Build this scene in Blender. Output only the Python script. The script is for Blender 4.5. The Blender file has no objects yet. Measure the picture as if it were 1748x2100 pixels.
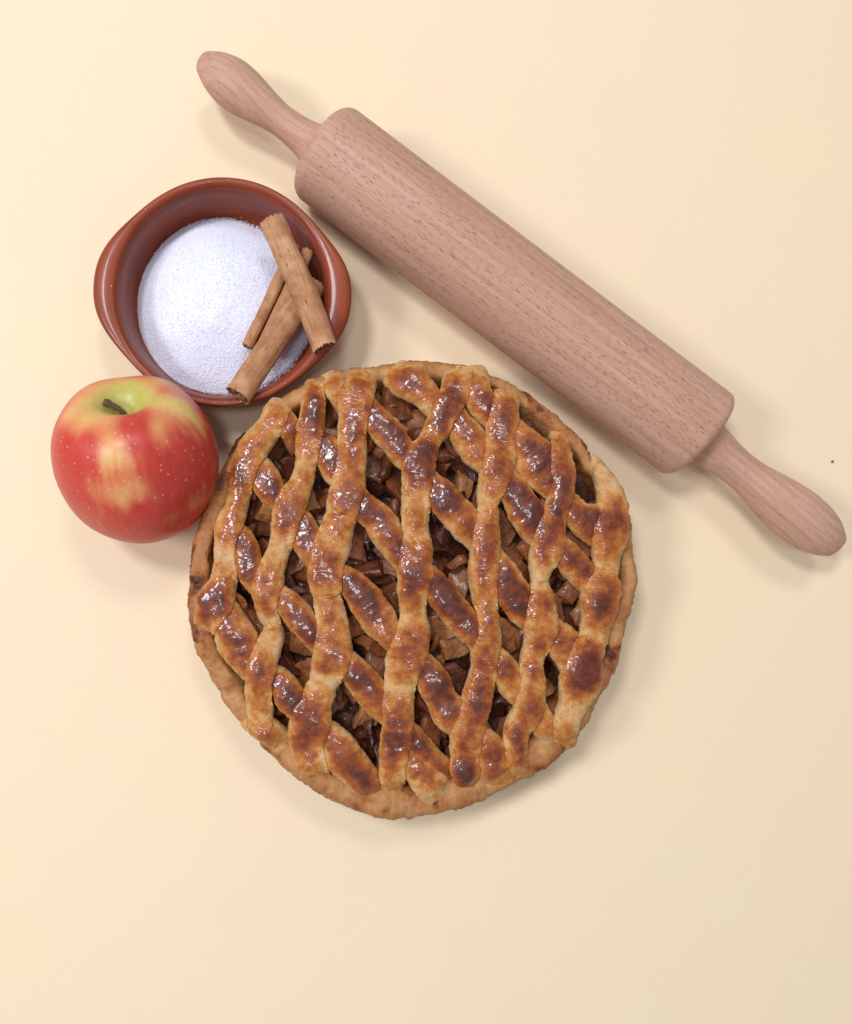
import bpy, bmesh, math, random
import numpy as np
from mathutils import Vector, Matrix, noise as mn

random.seed(7)
np.random.seed(7)
scene = bpy.context.scene
COL = scene.collection

# ------------------------------------------------------------------ camera
CAM_H = 0.42                      # metres above the table, looking straight down
U0, V0, FPX = 680.0, 1120.0, 1718.0   # nadir and focal length on a 1748 x 2100 plate
cd = bpy.data.cameras.new('camera')
cam = bpy.data.objects.new('camera', cd)
COL.objects.link(cam)
cam.location = (0, 0, CAM_H)
cd.sensor_fit = 'AUTO'
cd.sensor_width = 36.0
cd.lens = FPX / 2100.0 * 36.0
cd.shift_x = (874.0 - U0) / 2100.0
cd.shift_y = (V0 - 1050.0) / 2100.0
cd.clip_start = 0.01
cd.clip_end = 20
scene.camera = cam

# ------------------------------------------------------------------ world and lamps
w = bpy.data.worlds.new('World')
scene.world = w
w.use_nodes = True
bg = w.node_tree.nodes['Background']
bg.inputs['Color'].default_value = (0.86, 0.89, 1.0, 1)
bg.inputs['Strength'].default_value = 0.32

def lamp(name, loc, target, size, power, color):
    ld = bpy.data.lights.new(name, 'AREA')
    ld.shape = 'DISK'
    ld.size = size
    ld.energy = power
    ld.color = color
    o = bpy.data.objects.new(name, ld)
    COL.objects.link(o)
    o.location = loc
    d = Vector(target) - Vector(loc)
    o.rotation_euler = d.to_track_quat('-Z', 'Y').to_euler()
    return o

lamp('ceiling_lamp', (-0.62, 0.62, 1.75), (0.0, 0.0, 0), 0.34, 14.6, (0.93, 0.95, 1.0))
lamp('ceiling_lamp', (-1.15, 0.05, 1.30), (0.0, 0.0, 0), 0.40, 10.0, (0.93, 0.95, 1.0))
lamp('ceiling_lamp', (0.20, 1.10, 1.75), (0.0, 0.0, 0), 0.40, 7.5, (0.95, 0.96, 1.0))
lamp('ceiling_lamp', (-0.15, -0.15, 2.10), (0.05, 0.0, 0), 0.30, 5.5, (0.93, 0.95, 1.0))

scene.view_settings.view_transform = 'Standard'
scene.view_settings.look = 'None'
scene.view_settings.exposure = 0.0
scene.view_settings.gamma = 1.0

# ------------------------------------------------------------------ helpers
def W(u, v, z):
    """plate point seen at height z -> world"""
    k = (CAM_H - z) / FPX
    return Vector(((u - U0) * k, -(v - V0) * k, z))

def P2D(x, y):
    """pie close-up coordinates -> plate coordinates"""
    return 359.4 + x * 0.5571, 718.9 + y * 0.5571

def srgb(r, g, b, a=1.0):
    f = lambda c: (c / 255 / 12.92) if c / 255 <= 0.04045 else ((c / 255 + 0.055) / 1.055) ** 2.4
    return (f(r), f(g), f(b), a)

def sm(a, b, x):
    t = np.clip((np.asarray(x, float) - a) / (b - a), 0, 1)
    return t * t * (3 - 2 * t)

def n3(pts, scale, off=0.0, octaves=1):
    """noise for an (N,3) array"""
    out = np.empty(len(pts))
    nz = mn.noise
    if octaves == 1:
        for i, p in enumerate(pts):
            out[i] = nz((p[0] * scale + off, p[1] * scale + off * 1.7, p[2] * scale - off))
    else:
        for i, p in enumerate(pts):
            out[i] = mn.fractal((p[0] * scale + off, p[1] * scale + off * 1.7, p[2] * scale - off), 0.9, 2.0, octaves)
    return out

def mesh_np(name, V, F, mat=None, smooth=True, attrs=None, colors=None):
    """V (N,3); F list of faces or (M,4)/(M,3) array"""
    me = bpy.data.meshes.new(name)
    V = np.asarray(V, dtype=np.float32)
    if isinstance(F, np.ndarray):
        n, k = F.shape
        me.vertices.add(len(V)); me.vertices.foreach_set('co', V.ravel())
        me.loops.add(n * k); me.loops.foreach_set('vertex_index', F.astype(np.int32).ravel())
        me.polygons.add(n)
        me.polygons.foreach_set('loop_start', np.arange(0, n * k, k, dtype=np.int32))
        me.update(calc_edges=True)
    else:
        me.from_pydata([tuple(map(float, p)) for p in V], [], F)
    me.validate()
    if smooth:
        me.polygons.foreach_set('use_smooth', [True] * len(me.polygons))
    for k, a in (attrs or {}).items():
        at = me.attributes.new(k, 'FLOAT', 'POINT')
        at.data.foreach_set('value', np.asarray(a, dtype=np.float32))
    for k, c in (colors or {}).items():
        at = me.attributes.new(k, 'FLOAT_COLOR', 'POINT')
        at.data.foreach_set('color', np.asarray(c, dtype=np.float32).ravel())
    if mat:
        me.materials.append(mat)
    me.update()
    return me

def grid_faces(n, m, close_m=True, close_n=False):
    i = np.arange(n if close_n else n - 1)
    j = np.arange(m if close_m else m - 1)
    I, J = np.meshgrid(i, j, indexing='ij')
    a = I * m + J
    b = I * m + (J + 1) % m
    c = ((I + 1) % n) * m + (J + 1) % m
    d = ((I + 1) % n) * m + J
    return np.stack([a, b, c, d], -1).reshape(-1, 4)

def obj(name, me, parent=None, label=None, cat=None, group=None, kind=None):
    o = bpy.data.objects.new(name, me)
    COL.objects.link(o)
    if parent is not None:
        o.parent = parent
    if label: o['label'] = label
    if cat: o['category'] = cat
    if group: o['group'] = group
    if kind: o['kind'] = kind
    return o

def thing(name, label, cat, loc=(0, 0, 0), group=None):
    o = obj(name, None, None, label, cat, group)
    o.empty_display_size = 0.02
    o.location = loc
    return o

def spline(pts, n):
    """Catmull-Rom through rows of pts, n samples evenly spaced by arc length in the first two columns"""
    P = np.asarray(pts, float)
    P = np.vstack([2 * P[0] - P[1], P, 2 * P[-1] - P[-2]])
    out = []
    for i in range(1, len(P) - 2):
        t = np.linspace(0, 1, 40, endpoint=False)[:, None]
        p0, p1, p2, p3 = P[i - 1], P[i], P[i + 1], P[i + 2]
        out.append(0.5 * ((2 * p1) + (-p0 + p2) * t + (2 * p0 - 5 * p1 + 4 * p2 - p3) * t ** 2 + (-p0 + 3 * p1 - 3 * p2 + p3) * t ** 3))
    out.append(P[-2][None])
    Q = np.vstack(out)
    s = np.concatenate([[0], np.cumsum(np.linalg.norm(np.diff(Q[:, :2], axis=0), axis=1))])
    si = np.linspace(0, s[-1], n)
    return np.stack([np.interp(si, s, Q[:, k]) for k in range(Q.shape[1])], 1), si

# ------------------------------------------------------------------ node helpers
def mat_new(name):
    m = bpy.data.materials.new(name)
    m.use_nodes = True
    nt = m.node_tree
    b = nt.nodes['Principled BSDF']
    return m, nt, b

class NT:
    def __init__(s, nt): s.nt = nt; s.L = nt.links
    def n(s, t, **kw):
        x = s.nt.nodes.new(t)
        for k, v in kw.items(): setattr(x, k, v)
        return x
    def link(s, a, b): s.L.new(a, b)
    def put(s, sock, v):
        if hasattr(v, 'is_output') or isinstance(v, bpy.types.NodeSocket): s.L.new(v, sock)
        else: sock.default_value = v
    def coord(s): return s.n('ShaderNodeTexCoord').outputs['Object']
    def mapping(s, vec, scale=(1, 1, 1), rot=(0, 0, 0), loc=(0, 0, 0)):
        m = s.n('ShaderNodeMapping')
        m.inputs['Scale'].default_value = scale; m.inputs['Rotation'].default_value = rot; m.inputs['Location'].default_value = loc
        s.link(vec, m.inputs['Vector']); return m.outputs[0]
    def noise(s, vec, scale, detail=2, rough=0.5, dist=0.0):
        x = s.n('ShaderNodeTexNoise'); s.link(vec, x.inputs['Vector'])
        x.inputs['Scale'].default_value = scale; x.inputs['Detail'].default_value = detail
        x.inputs['Roughness'].default_value = rough; x.inputs['Distortion'].default_value = dist
        return x.outputs['Fac']
    def voronoi(s, vec, scale, feature='F1'):
        x = s.n('ShaderNodeTexVoronoi', feature=feature); s.link(vec, x.inputs['Vector']); x.inputs['Scale'].default_value = scale
        return x.outputs
    def math(s, op, a, b=0.0, c=None, clamp=False):
        x = s.n('ShaderNodeMath', operation=op); x.use_clamp = clamp
        s.put(x.inputs[0], a); s.put(x.inputs[1], b)
        if c is not None: s.put(x.inputs[2], c)
        return x.outputs[0]
    def ramp(s, fac, stops):
        x = s.n('ShaderNodeValToRGB'); s.put(x.inputs[0], fac)
        e = x.color_ramp.elements
        while len(e) < len(stops): e.new(0.5)
        for el, (p, c) in zip(e, stops):
            el.position = p; el.color = c if hasattr(c, '__len__') else (c, c, c, 1)
        return x.outputs[0]
    def rng(s, v, a, b, c, d, smooth=False):
        x = s.n('ShaderNodeMapRange'); x.interpolation_type = 'SMOOTHSTEP' if smooth else 'LINEAR'
        s.put(x.inputs['Value'], v)
        for k, q in zip(('From Min', 'From Max', 'To Min', 'To Max'), (a, b, c, d)): s.put(x.inputs[k], q)
        return x.outputs[0]
    def mix(s, f, a, b, blend='MIX'):
        x = s.n('ShaderNodeMix', data_type='RGBA', blend_type=blend)
        s.put(x.inputs[0], f); s.put(x.inputs[6], a); s.put(x.inputs[7], b)
        return x.outputs[2]
    def attr(s, name, out='Fac'):
        x = s.n('ShaderNodeAttribute'); x.attribute_name = name; return x.outputs[out]
    def bump(s, h, strength, dist, prev=None):
        x = s.n('ShaderNodeBump'); x.inputs['Strength'].default_value = strength; x.inputs['Distance'].default_value = dist
        s.put(x.inputs['Height'], h)
        if prev is not None: s.link(prev, x.inputs['Normal'])
        return x.outputs[0]

# ------------------------------------------------------------------ materials
def m_table():
    m, nt, b = mat_new('cream_card')
    k = NT(nt); co = k.coord()
    big = k.noise(co, 8, 5, 0.65)
    fine = k.noise(co, 900, 3, 0.7)
    c = k.ramp(big, [(0.35, (0.925, 0.730, 0.51, 1)), (0.65, (0.912, 0.75, 0.495, 1))])
    c = k.mix(1.0, c, k.ramp(fine, [(0.25, 0.94), (0.75, 1.0)]), 'MULTIPLY')
    k.link(c, b.inputs['Base Color'])
    b.inputs['Roughness'].default_value = 0.62
    b.inputs['Specular IOR Level'].default_value = 0.25
    k.link(k.bump(k.noise(co, 1400, 2), 0.08, 0.0003), b.inputs['Normal'])
    return m

def m_dough(name, pale_only=False):
    m, nt, b = mat_new(name)
    k = NT(nt); co = k.coord()
    bake = k.attr('bake')
    n1 = k.noise(co, 330, 4, 0.62)
    n2 = k.noise(co, 1500, 3, 0.65)
    n0 = k.noise(co, 90, 3, 0.55)
    v = k.math('ADD', bake, k.math('MULTIPLY', k.math('SUBTRACT', n1, 0.5), 0.75))
    v = k.math('ADD', v, k.math('MULTIPLY', k.math('SUBTRACT', n2, 0.5), 0.45))
    v = k.math('ADD', v, k.math('MULTIPLY', k.math('SUBTRACT', n0, 0.5), 0.20), clamp=True)
    if pale_only:
        stops = [(0.0, srgb(196, 148, 98)), (0.3, srgb(180, 126, 77)), (0.55, srgb(166, 104, 56)), (0.8, srgb(118, 60, 28)), (1.0, srgb(62, 30, 20))]
    else:
        stops = [(0.0, srgb(208, 170, 122)), (0.17, srgb(200, 152, 97)), (0.31, srgb(190, 122, 54)), (0.48, srgb(168, 91, 33)), (0.66, srgb(138, 64, 24)), (0.85, srgb(104, 44, 20)), (1.0, srgb(78, 33, 19))]
    c = k.ramp(v, stops)
    # little dark pores and crumbs
    por = k.voronoi(co, 520)
    pm = k.math('MULTIPLY', k.rng(por['Distance'], 0.10, 0.2, 1, 0), k.rng(k.noise(co, 180, 2), 0.52, 0.62, 0, 1))
    c = k.mix(k.math('MULTIPLY', pm, 0.55), c, srgb(96, 52, 26))
    k.link(c, b.inputs['Base Color'])
    gl = k.rng(k.math('ADD', v, k.math('MULTIPLY', k.math('SUBTRACT', k.noise(co, 140, 2), 0.5), 0.5)), 0.30, 0.58, 0, 1)
    k.link(k.rng(gl, 0, 1, 0.65, 0.42), b.inputs['Roughness'])
    b.inputs['Specular IOR Level'].default_value = 0.35
    if not pale_only:
        k.link(k.math('MULTIPLY', gl, 0.85), b.inputs['Coat Weight'])
        b.inputs['Coat Roughness'].default_value = 0.12
    else:
        b.inputs['Specular IOR Level'].default_value = 0.3
    b.inputs['Subsurface Weight'].default_value = 0.0
    h1 = k.bump(k.noise(co, 300, 2.5, 0.5), 0.55, 0.0006 if not pale_only else 0.0009)
    h2 = k.bump(k.noise(co, 1100, 2, 0.65), 0.5, 0.00018 if not pale_only else 0.0004, h1)
    k.link(h2, b.inputs['Normal'])
    k.link(h1, b.inputs['Coat Normal'])
    return m

def m_filling(chunk):
    m, nt, b = mat_new('baked_apple' if chunk else 'spiced_filling')
    k = NT(nt); co = k.coord()
    if chunk:
        oi = k.n('ShaderNodeObjectInfo').outputs['Random']
        st = k.noise(k.mapping(co, (90, 600, 300)), 1.0, 3, 0.6, 0.6)
        n1 = k.noise(co, 160, 3, 0.6)
        v = k.math('ADD', k.math('MULTIPLY', n1, 0.6), k.math('MULTIPLY', st, 0.45))
        v = k.math('ADD', v, k.math('MULTIPLY', k.math('SUBTRACT', oi, 0.5), 0.6), clamp=True)
        c = k.ramp(v, [(0.18, srgb(60, 28, 20)), (0.44, srgb(108, 57, 34)), (0.65, srgb(144, 84, 49)), (0.9, srgb(178, 122, 74))])
        b.inputs['Roughness'].default_value = 0.42
        b.inputs['Specular IOR Level'].default_value = 0.35
        k.link(k.bump(st, 0.7, 0.0007, k.bump(k.noise(co, 420, 2), 0.8, 0.0008)), b.inputs['Normal'])
    else:
        n1 = k.noise(co, 220, 4, 0.65)
        c = k.ramp(n1, [(0.3, srgb(44, 24, 18)), (0.55, srgb(86, 50, 36)), (0.75, srgb(118, 74, 50))])
        b.inputs['Roughness'].default_value = 0.5
        b.inputs['Specular IOR Level'].default_value = 0.2
        k.link(k.bump(k.noise(co, 500, 4, 0.6), 0.8, 0.0012), b.inputs['Normal'])
    k.link(c, b.inputs['Base Color'])
    b.inputs['Coat Weight'].default_value = 0.2 if chunk else 0.15
    b.inputs['Coat Roughness'].default_value = 0.12
    return m

def m_wood(name, barrel=True):
    m, nt, b = mat_new(name)
    k = NT(nt); co = k.coord()
    g = k.mapping(co, (1, 1, 1), (0, 0.01, math.radians(2.0 if barrel else 3.5)))
    warp = k.n('ShaderNodeVectorMath', operation='ADD')
    # growth bands: distance from a pith line outside the stock, slightly askew
    pith = k.mapping(co, (0.10, 1, 1), (0, math.radians(1.5), math.radians(2.5)), (0, 0.045, -0.012) if barrel else (0, 0.02, 0.008))
    x = k.n('ShaderNodeTexWave', wave_type='RINGS', rings_direction='X', wave_profile='SAW')
    k.link(pith, x.inputs['Vector'])
    x.inputs['Scale'].default_value = 62 if barrel else 110
    x.inputs['Distortion'].default_value = 2.0
    x.inputs['Detail'].default_value = 2.0
    x.inputs['Detail Scale'].default_value = 0.6
    band = x.outputs['Fac']
    streak = k.noise(k.mapping(g, (14, 420, 420)), 1.0, 3, 0.6)
    soft = k.noise(k.mapping(g, (8, 70, 70)), 1.0, 2, 0.5)
    v = k.math('ADD', k.math('MULTIPLY', streak, 0.45), k.math('MULTIPLY', soft, 0.43))
    v = k.math('ADD', v, k.math('MULTIPLY', band, 0.12))
    c = k.ramp(v, [(0.32, srgb(182, 136, 113)), (0.5, srgb(196, 152, 128)), (0.68, srgb(206, 166, 142))])
    # ray flecks: short dark dashes along the grain
    vo = k.voronoi(k.mapping(g, (185, 2150, 2150)), 1.0)
    d = k.rng(vo['Distance'], 0.15, 0.29, 1, 0)
    sep = k.n('ShaderNodeSeparateColor'); k.link(vo['Color'], sep.inputs[0])
    d = k.math('MULTIPLY', d, k.rng(sep.outputs[0], 0.05, 0.3, 0, 1))
    sx = k.n('ShaderNodeSeparateXYZ'); k.link(co, sx.inputs[0])
    lay = k.math('ADD', sx.outputs[1], k.math('MULTIPLY', sx.outputs[0], -0.045 if barrel else 0.03))
    lay = k.math('ADD', lay, k.math('MULTIPLY', k.noise(k.mapping(co, (10, 25, 25)), 1.0, 2), 0.006))
    fr = k.math('FRACT', k.math('MULTIPLY', lay, 300.0))
    line = k.math('ADD', k.rng(fr, 0.0, 0.25, 1, 0), k.rng(fr, 0.97, 1.0, 0, 1), clamp=True)
    c = k.mix(k.math('MULTIPLY', line, 0.20), c, srgb(132, 84, 62))
    c = k.mix(k.math('MULTIPLY', d, 0.92 if barrel else 0.45), c, srgb(96, 54, 38))
    if barrel:
        # broad lens-shaped flecks on the flank where the rays are cut across
        vl = k.voronoi(k.mapping(g, (210, 420, 420)), 1.0)
        s2 = k.n('ShaderNodeSeparateColor'); k.link(vl['Color'], s2.inputs[0])
        sp = k.n('ShaderNodeSeparateXYZ'); k.link(co, sp.inputs[0])
        flank = k.rng(sp.outputs[1], 0.013, 0.019, 0, 1)
        e = k.math('MULTIPLY', k.rng(vl['Distance'], 0.22, 0.32, 1, 0), k.rng(s2.outputs[1], 0.55, 0.8, 0, 1))
        c = k.mix(k.math('MULTIPLY', k.math('MULTIPLY', e, flank), 0.75), c, srgb(150, 88, 62))
    k.link(c, b.inputs['Base Color'])
    b.inputs['Roughness'].default_value = 0.55
    b.inputs['Specular IOR Level'].default_value = 0.3
    h = k.math('SUBTRACT', streak, k.math('MULTIPLY', d, 0.8))
    k.link(k.bump(h, 0.25, 0.0002), b.inputs['Normal'])
    return m

def m_terracotta():
    m, nt, b = mat_new('glazed_terracotta')
    k = NT(nt); co = k.coord()
    n1 = k.noise(k.mapping(co, (40, 40, 260)), 1.0, 3, 0.6)
    c = k.ramp(n1, [(0.3, srgb(128, 55, 32)), (0.7, srgb(152, 71, 42))])
    sp = k.voronoi(co, 420)
    c = k.mix(k.math('MULTIPLY', k.rng(sp['Distance'], 0.06, 0.1, 1, 0), 0.35), c, srgb(196, 128, 92))
    k.link(c, b.inputs['Base Color'])
    b.inputs['Roughness'].default_value = 0.34
    b.inputs['Specular IOR Level'].default_value = 0.22
    b.inputs['Coat Weight'].default_value = 0.15
    b.inputs['Coat Roughness'].default_value = 0.07
    k.link(k.bump(k.noise(co, 120, 2), 0.15, 0.0006), b.inputs['Normal'])
    return m

def m_sugar():
    m, nt, b = mat_new('white_sugar')
    k = NT(nt); co = k.coord()
    c = k.ramp(k.noise(co, 1300, 2), [(0.3, (0.83, 0.84, 0.98, 1)), (0.7, (0.92, 0.92, 1.0, 1))])
    k.link(c, b.inputs['Base Color'])
    b.inputs['Roughness'].default_value = 0.3
    b.inputs['Specular IOR Level'].default_value = 0.5
    k.link(k.bump(k.noise(co, 2400, 2, 0.7), 0.35, 0.00025), b.inputs['Normal'])
    return m

def m_cinnamon():
    m, nt, b = mat_new('cinnamon_bark')
    k = NT(nt); co = k.coord()
    st = k.noise(k.mapping(co, (60, 700, 700)), 1.0, 4, 0.65, 0.3)
    n1 = k.noise(co, 130, 3, 0.6)
    v = k.math('ADD', k.math('MULTIPLY', st, 0.35), k.math('MULTIPLY', n1, 0.65))
    c = k.ramp(v, [(0.3, srgb(142, 90, 60)), (0.48, srgb(180, 128, 90)), (0.66, srgb(206, 160, 118))])
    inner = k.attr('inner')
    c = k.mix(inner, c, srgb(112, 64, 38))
    vo = k.voronoi(k.mapping(co, (160, 420, 420)), 1.0)
    sp = k.n('ShaderNodeSeparateColor'); k.link(vo['Color'], sp.inputs[0])
    d = k.math('MULTIPLY', k.rng(vo['Distance'], 0.12, 0.26, 1, 0), k.rng(sp.outputs[0], 0.75, 0.85, 0, 1))
    c = k.mix(k.math('MULTIPLY', d, 0.6), c, srgb(100, 56, 34))
    k.link(c, b.inputs['Base Color'])
    b.inputs['Roughness'].default_value = 0.68
    b.inputs['Specular IOR Level'].default_value = 0.25
    k.link(k.bump(st, 0.5, 0.0004), b.inputs['Normal'])
    return m

def m_apple():
    m, nt, b = mat_new('apple_skin')
    k = NT(nt); co = k.coord()
    c = k.attr('skin', 'Color')
    n1 = k.noise(co, 420, 3, 0.6)
    c = k.mix(1.0, c, k.ramp(n1, [(0.25, 0.90), (0.75, 1.06)]), 'MULTIPLY')
    vo = k.voronoi(co, 330)
    sp = k.n('ShaderNodeSeparateColor'); k.link(vo['Color'], sp.inputs[0])
    d = k.math('MULTIPLY', k.rng(vo['Distance'], 0.10, 0.22, 1, 0, True), k.rng(sp.outputs[0], 0.25, 0.6, 0, 1))
    d = k.math('MULTIPLY', d, k.attr('dots'))
    c = k.mix(k.math('MULTIPLY', d, 0.5), c, srgb(236, 176, 140))
    v2 = k.voronoi(co, 130)
    d2 = k.math('MULTIPLY', k.rng(v2['Distance'], 0.03, 0.06, 1, 0), 0.6)
    c = k.mix(k.math('MULTIPLY', d2, k.math('SUBTRACT', 1.0, k.attr('dots'))), c, srgb(92, 76, 30))
    k.link(c, b.inputs['Base Color'])
    b.inputs['Roughness'].default_value = 0.36
    b.inputs['Specular IOR Level'].default_value = 0.45
    k.link(k.bump(k.noise(co, 350, 2), 0.08, 0.0003), b.inputs['Normal'])
    return m

def m_plain(name, col, rough=0.7, scale=400, col2=None):
    m, nt, b = mat_new(name)
    k = NT(nt); co = k.coord()
    c2 = col2 or tuple(x * 0.5 for x in col[:3]) + (1,)
    k.link(k.ramp(k.noise(co, scale, 3, 0.6), [(0.35, c2), (0.65, col)]), b.inputs['Base Color'])
    b.inputs['Roughness'].default_value = rough
    k.link(k.bump(k.noise(co, scale * 1.5, 2), 0.5, 0.0004), b.inputs['Normal'])
    return m

M_TABLE = m_table()
M_DOUGH = m_dough('glazed_pastry')
M_CRUST = m_dough('pale_crust', True)
M_FILL = m_filling(False)
M_CHUNK = m_filling(True)
M_BARREL = m_wood('beech_barrel', True)
M_HANDLE = m_wood('beech_handle', False)
M_TERRA = m_terracotta()
M_SUGAR = m_sugar()
M_CINN = m_cinnamon()
M_APPLE = m_apple()
M_STEM = m_plain('apple_stem', srgb(110, 88, 62), 0.75, 700)
M_CRUMB = m_plain('crumb', srgb(150, 110, 76), 0.8, 900)

# ------------------------------------------------------------------ tabletop
tm = mesh_np('tabletop', [(-0.9, -0.9, 0), (0.9, -0.9, 0), (0.9, 0.9, 0), (-0.9, 0.9, 0)], np.array([[0, 1, 2, 3]]), M_TABLE, smooth=False)
obj('tabletop', tm, label='smooth cream card surface under the pie, bowl, apple and rolling pin', kind='structure')

# ------------------------------------------------------------------ pie
PCX, PCY, PR = 878.0, 882.0, 838.0    # centre and radius of the pie in close-up coordinates
Z_RIM = 0.0345
pc = W(*P2D(PCX, PCY), Z_RIM)
pie = thing('apple_pie', 'round golden lattice apple pie with glossy browned pastry strips', 'pie', (pc.x, pc.y, 0))
PO = Vector((pc.x, pc.y, 0))

A = [
 [(400,185,85),(345,280,95),(280,375,100),(248,480,80),(225,580,82),(190,670,84),(182,755,78),(180,830,95),(150,920,120),(110,1010,90)],
 [(512,110,70),(508,200,86),(492,320,86),(480,430,74),(455,510,92),(415,590,98),(395,690,80),(360,790,86),(335,880,86),(340,960,74),(360,1010,58),(355,1070,86),(325,1150,96),(310,1250,92),(318,1345,90)],
 [(700,75,100),(668,180,108),(650,290,98),(655,390,92),(640,480,108),(622,570,106),(600,650,112),(570,740,122),(555,830,114),(562,920,96),(580,1000,112),(580,1100,116),(560,1190,108),(530,1270,112),(500,1360,126),(482,1450,112),(505,1525,96),(545,1590,74)],
 [(1045,60,86),(1022,160,95),(985,250,92),(940,330,76),(905,400,106),(890,480,102),(885,590,92),(890,700,96),(885,800,106),(875,900,100),(880,1000,96),(865,1090,116),(840,1170,120),(825,1260,106),(820,1350,96),(810,1450,100),(800,1540,90),(800,1625,70)],
 [(1222,130,84),(1212,220,102),(1195,310,96),(1195,400,102),(1175,480,96),(1150,560,76),(1150,650,86),(1140,760,96),(1135,860,86),(1150,960,80),(1155,1050,82),(1140,1130,86),(1125,1230,92),(1100,1330,102),(1075,1420,102),(1066,1500,96),(1066,1630,78)],
 [(1412,320,70),(1425,420,90),(1430,500,80),(1400,590,82),(1380,680,102),(1355,770,96),(1345,850,70),(1352,930,96),(1345,1020,106),(1330,1090,90),(1310,1160,80),(1315,1230,86),(1300,1310,100),(1262,1400,90),(1255,1480,88),(1275,1560,70)],
 [(1528,398,34),(1572,452,58),(1604,520,92),(1612,600,112),(1602,700,112),(1590,790,92),(1575,880,122),(1560,970,120),(1540,1050,110),(1512,1130,122),(1500,1210,132),(1470,1300,108),(1440,1380,92),(1435,1460,70)],
]
B = [
 [(1085,60,90),(1110,150,92),(1150,220,82),(1200,265,70),(1265,320,90),(1320,390,128),(1370,460,112),(1420,530,70),(1480,600,92),(1560,650,110),(1625,690,80)],
 [(795,70,84),(850,110,96),(910,150,86),(960,200,66),(1020,235,64),(1070,300,86),(1110,370,92),(1170,430,66),(1245,510,82),(1290,590,92),(1340,660,96),(1390,710,66),(1450,760,82),(1510,830,84),(1570,885,56)],
 [(660,170,60),(735,250,78),(790,310,88),(840,375,66),(890,430,62),(970,520,82),(1030,590,92),(1090,660,92),(1140,730,66),(1210,830,92),(1260,910,102),(1320,980,102),(1375,1020,66),(1428,1075,92),(1458,1145,74),(1505,1205,54)],
 [(545,320,50),(572,395,84),(612,475,64),(690,570,72),(750,620,88),(790,690,82),(840,765,64),(880,810,62),(960,870,78),(1010,930,88),(1070,1010,86),(1130,1080,64),(1210,1170,78),(1260,1240,88),(1310,1300,64),(1360,1380,78),(1405,1450,72)],
 [(262,400,60),(320,455,92),(355,515,74),(400,575,54),(465,630,64),(485,690,90),(510,750,64),(560,810,60),(660,870,88),(720,950,98),(780,1030,86),(840,1095,62),(930,1180,82),(970,1260,92),(1020,1340,102),(1080,1405,74),(1150,1465,94),(1178,1530,112),(1190,1600,86)],
 [(198,650,50),(248,715,64),(270,790,80),(312,865,62),(420,935,72),(470,995,88),(510,1055,62),(570,1110,60),(650,1170,74),(700,1230,92),(750,1300,78),(800,1355,50),(890,1440,40),(950,1500,40),(1015,1560,38)],
 [(175,940,76),(212,1035,112),(250,1120,102),(302,1185,64),(390,1222,74),(430,1290,84),(482,1345,54),(580,1425,74),(622,1500,112),(690,1575,94),(745,1630,70)],
 [(275,1355,60),(340,1400,78),(405,1445,52)],
 [(838,1440,44),(880,1510,78),(930,1585,104),(990,1660,84)],
 [(362,205,60),(415,275,60),(462,340,44)],
 [(555,85,60),(600,150,56),(642,225,50)],
]
FOLD = [
 [(222,400,50),(176,490,70),(152,570,66),(118,660,62),(98,740,62),(92,810,74),(84,880,80)],
 [(1265,160,46),(1350,228,48),(1430,295,48),(1512,375,54)],
]

def dense(s, step=9.0):
    L = sum(math.dist(s[i][:2], s[i + 1][:2]) for i in range(len(s) - 1))
    return spline(s, max(8, int(L / step)))[0]

DA = [dense(s) for s in A]
DB = [dense(s) for s in B]
ALLA = np.vstack(DA)[:, :2]
ALLB = np.vstack(DB[:7])[:, :2]
def mind(P, Q):
    return np.sqrt(((P[:, None, :] - Q[None, :, :]) ** 2).sum(-1)).min(1)

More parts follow.
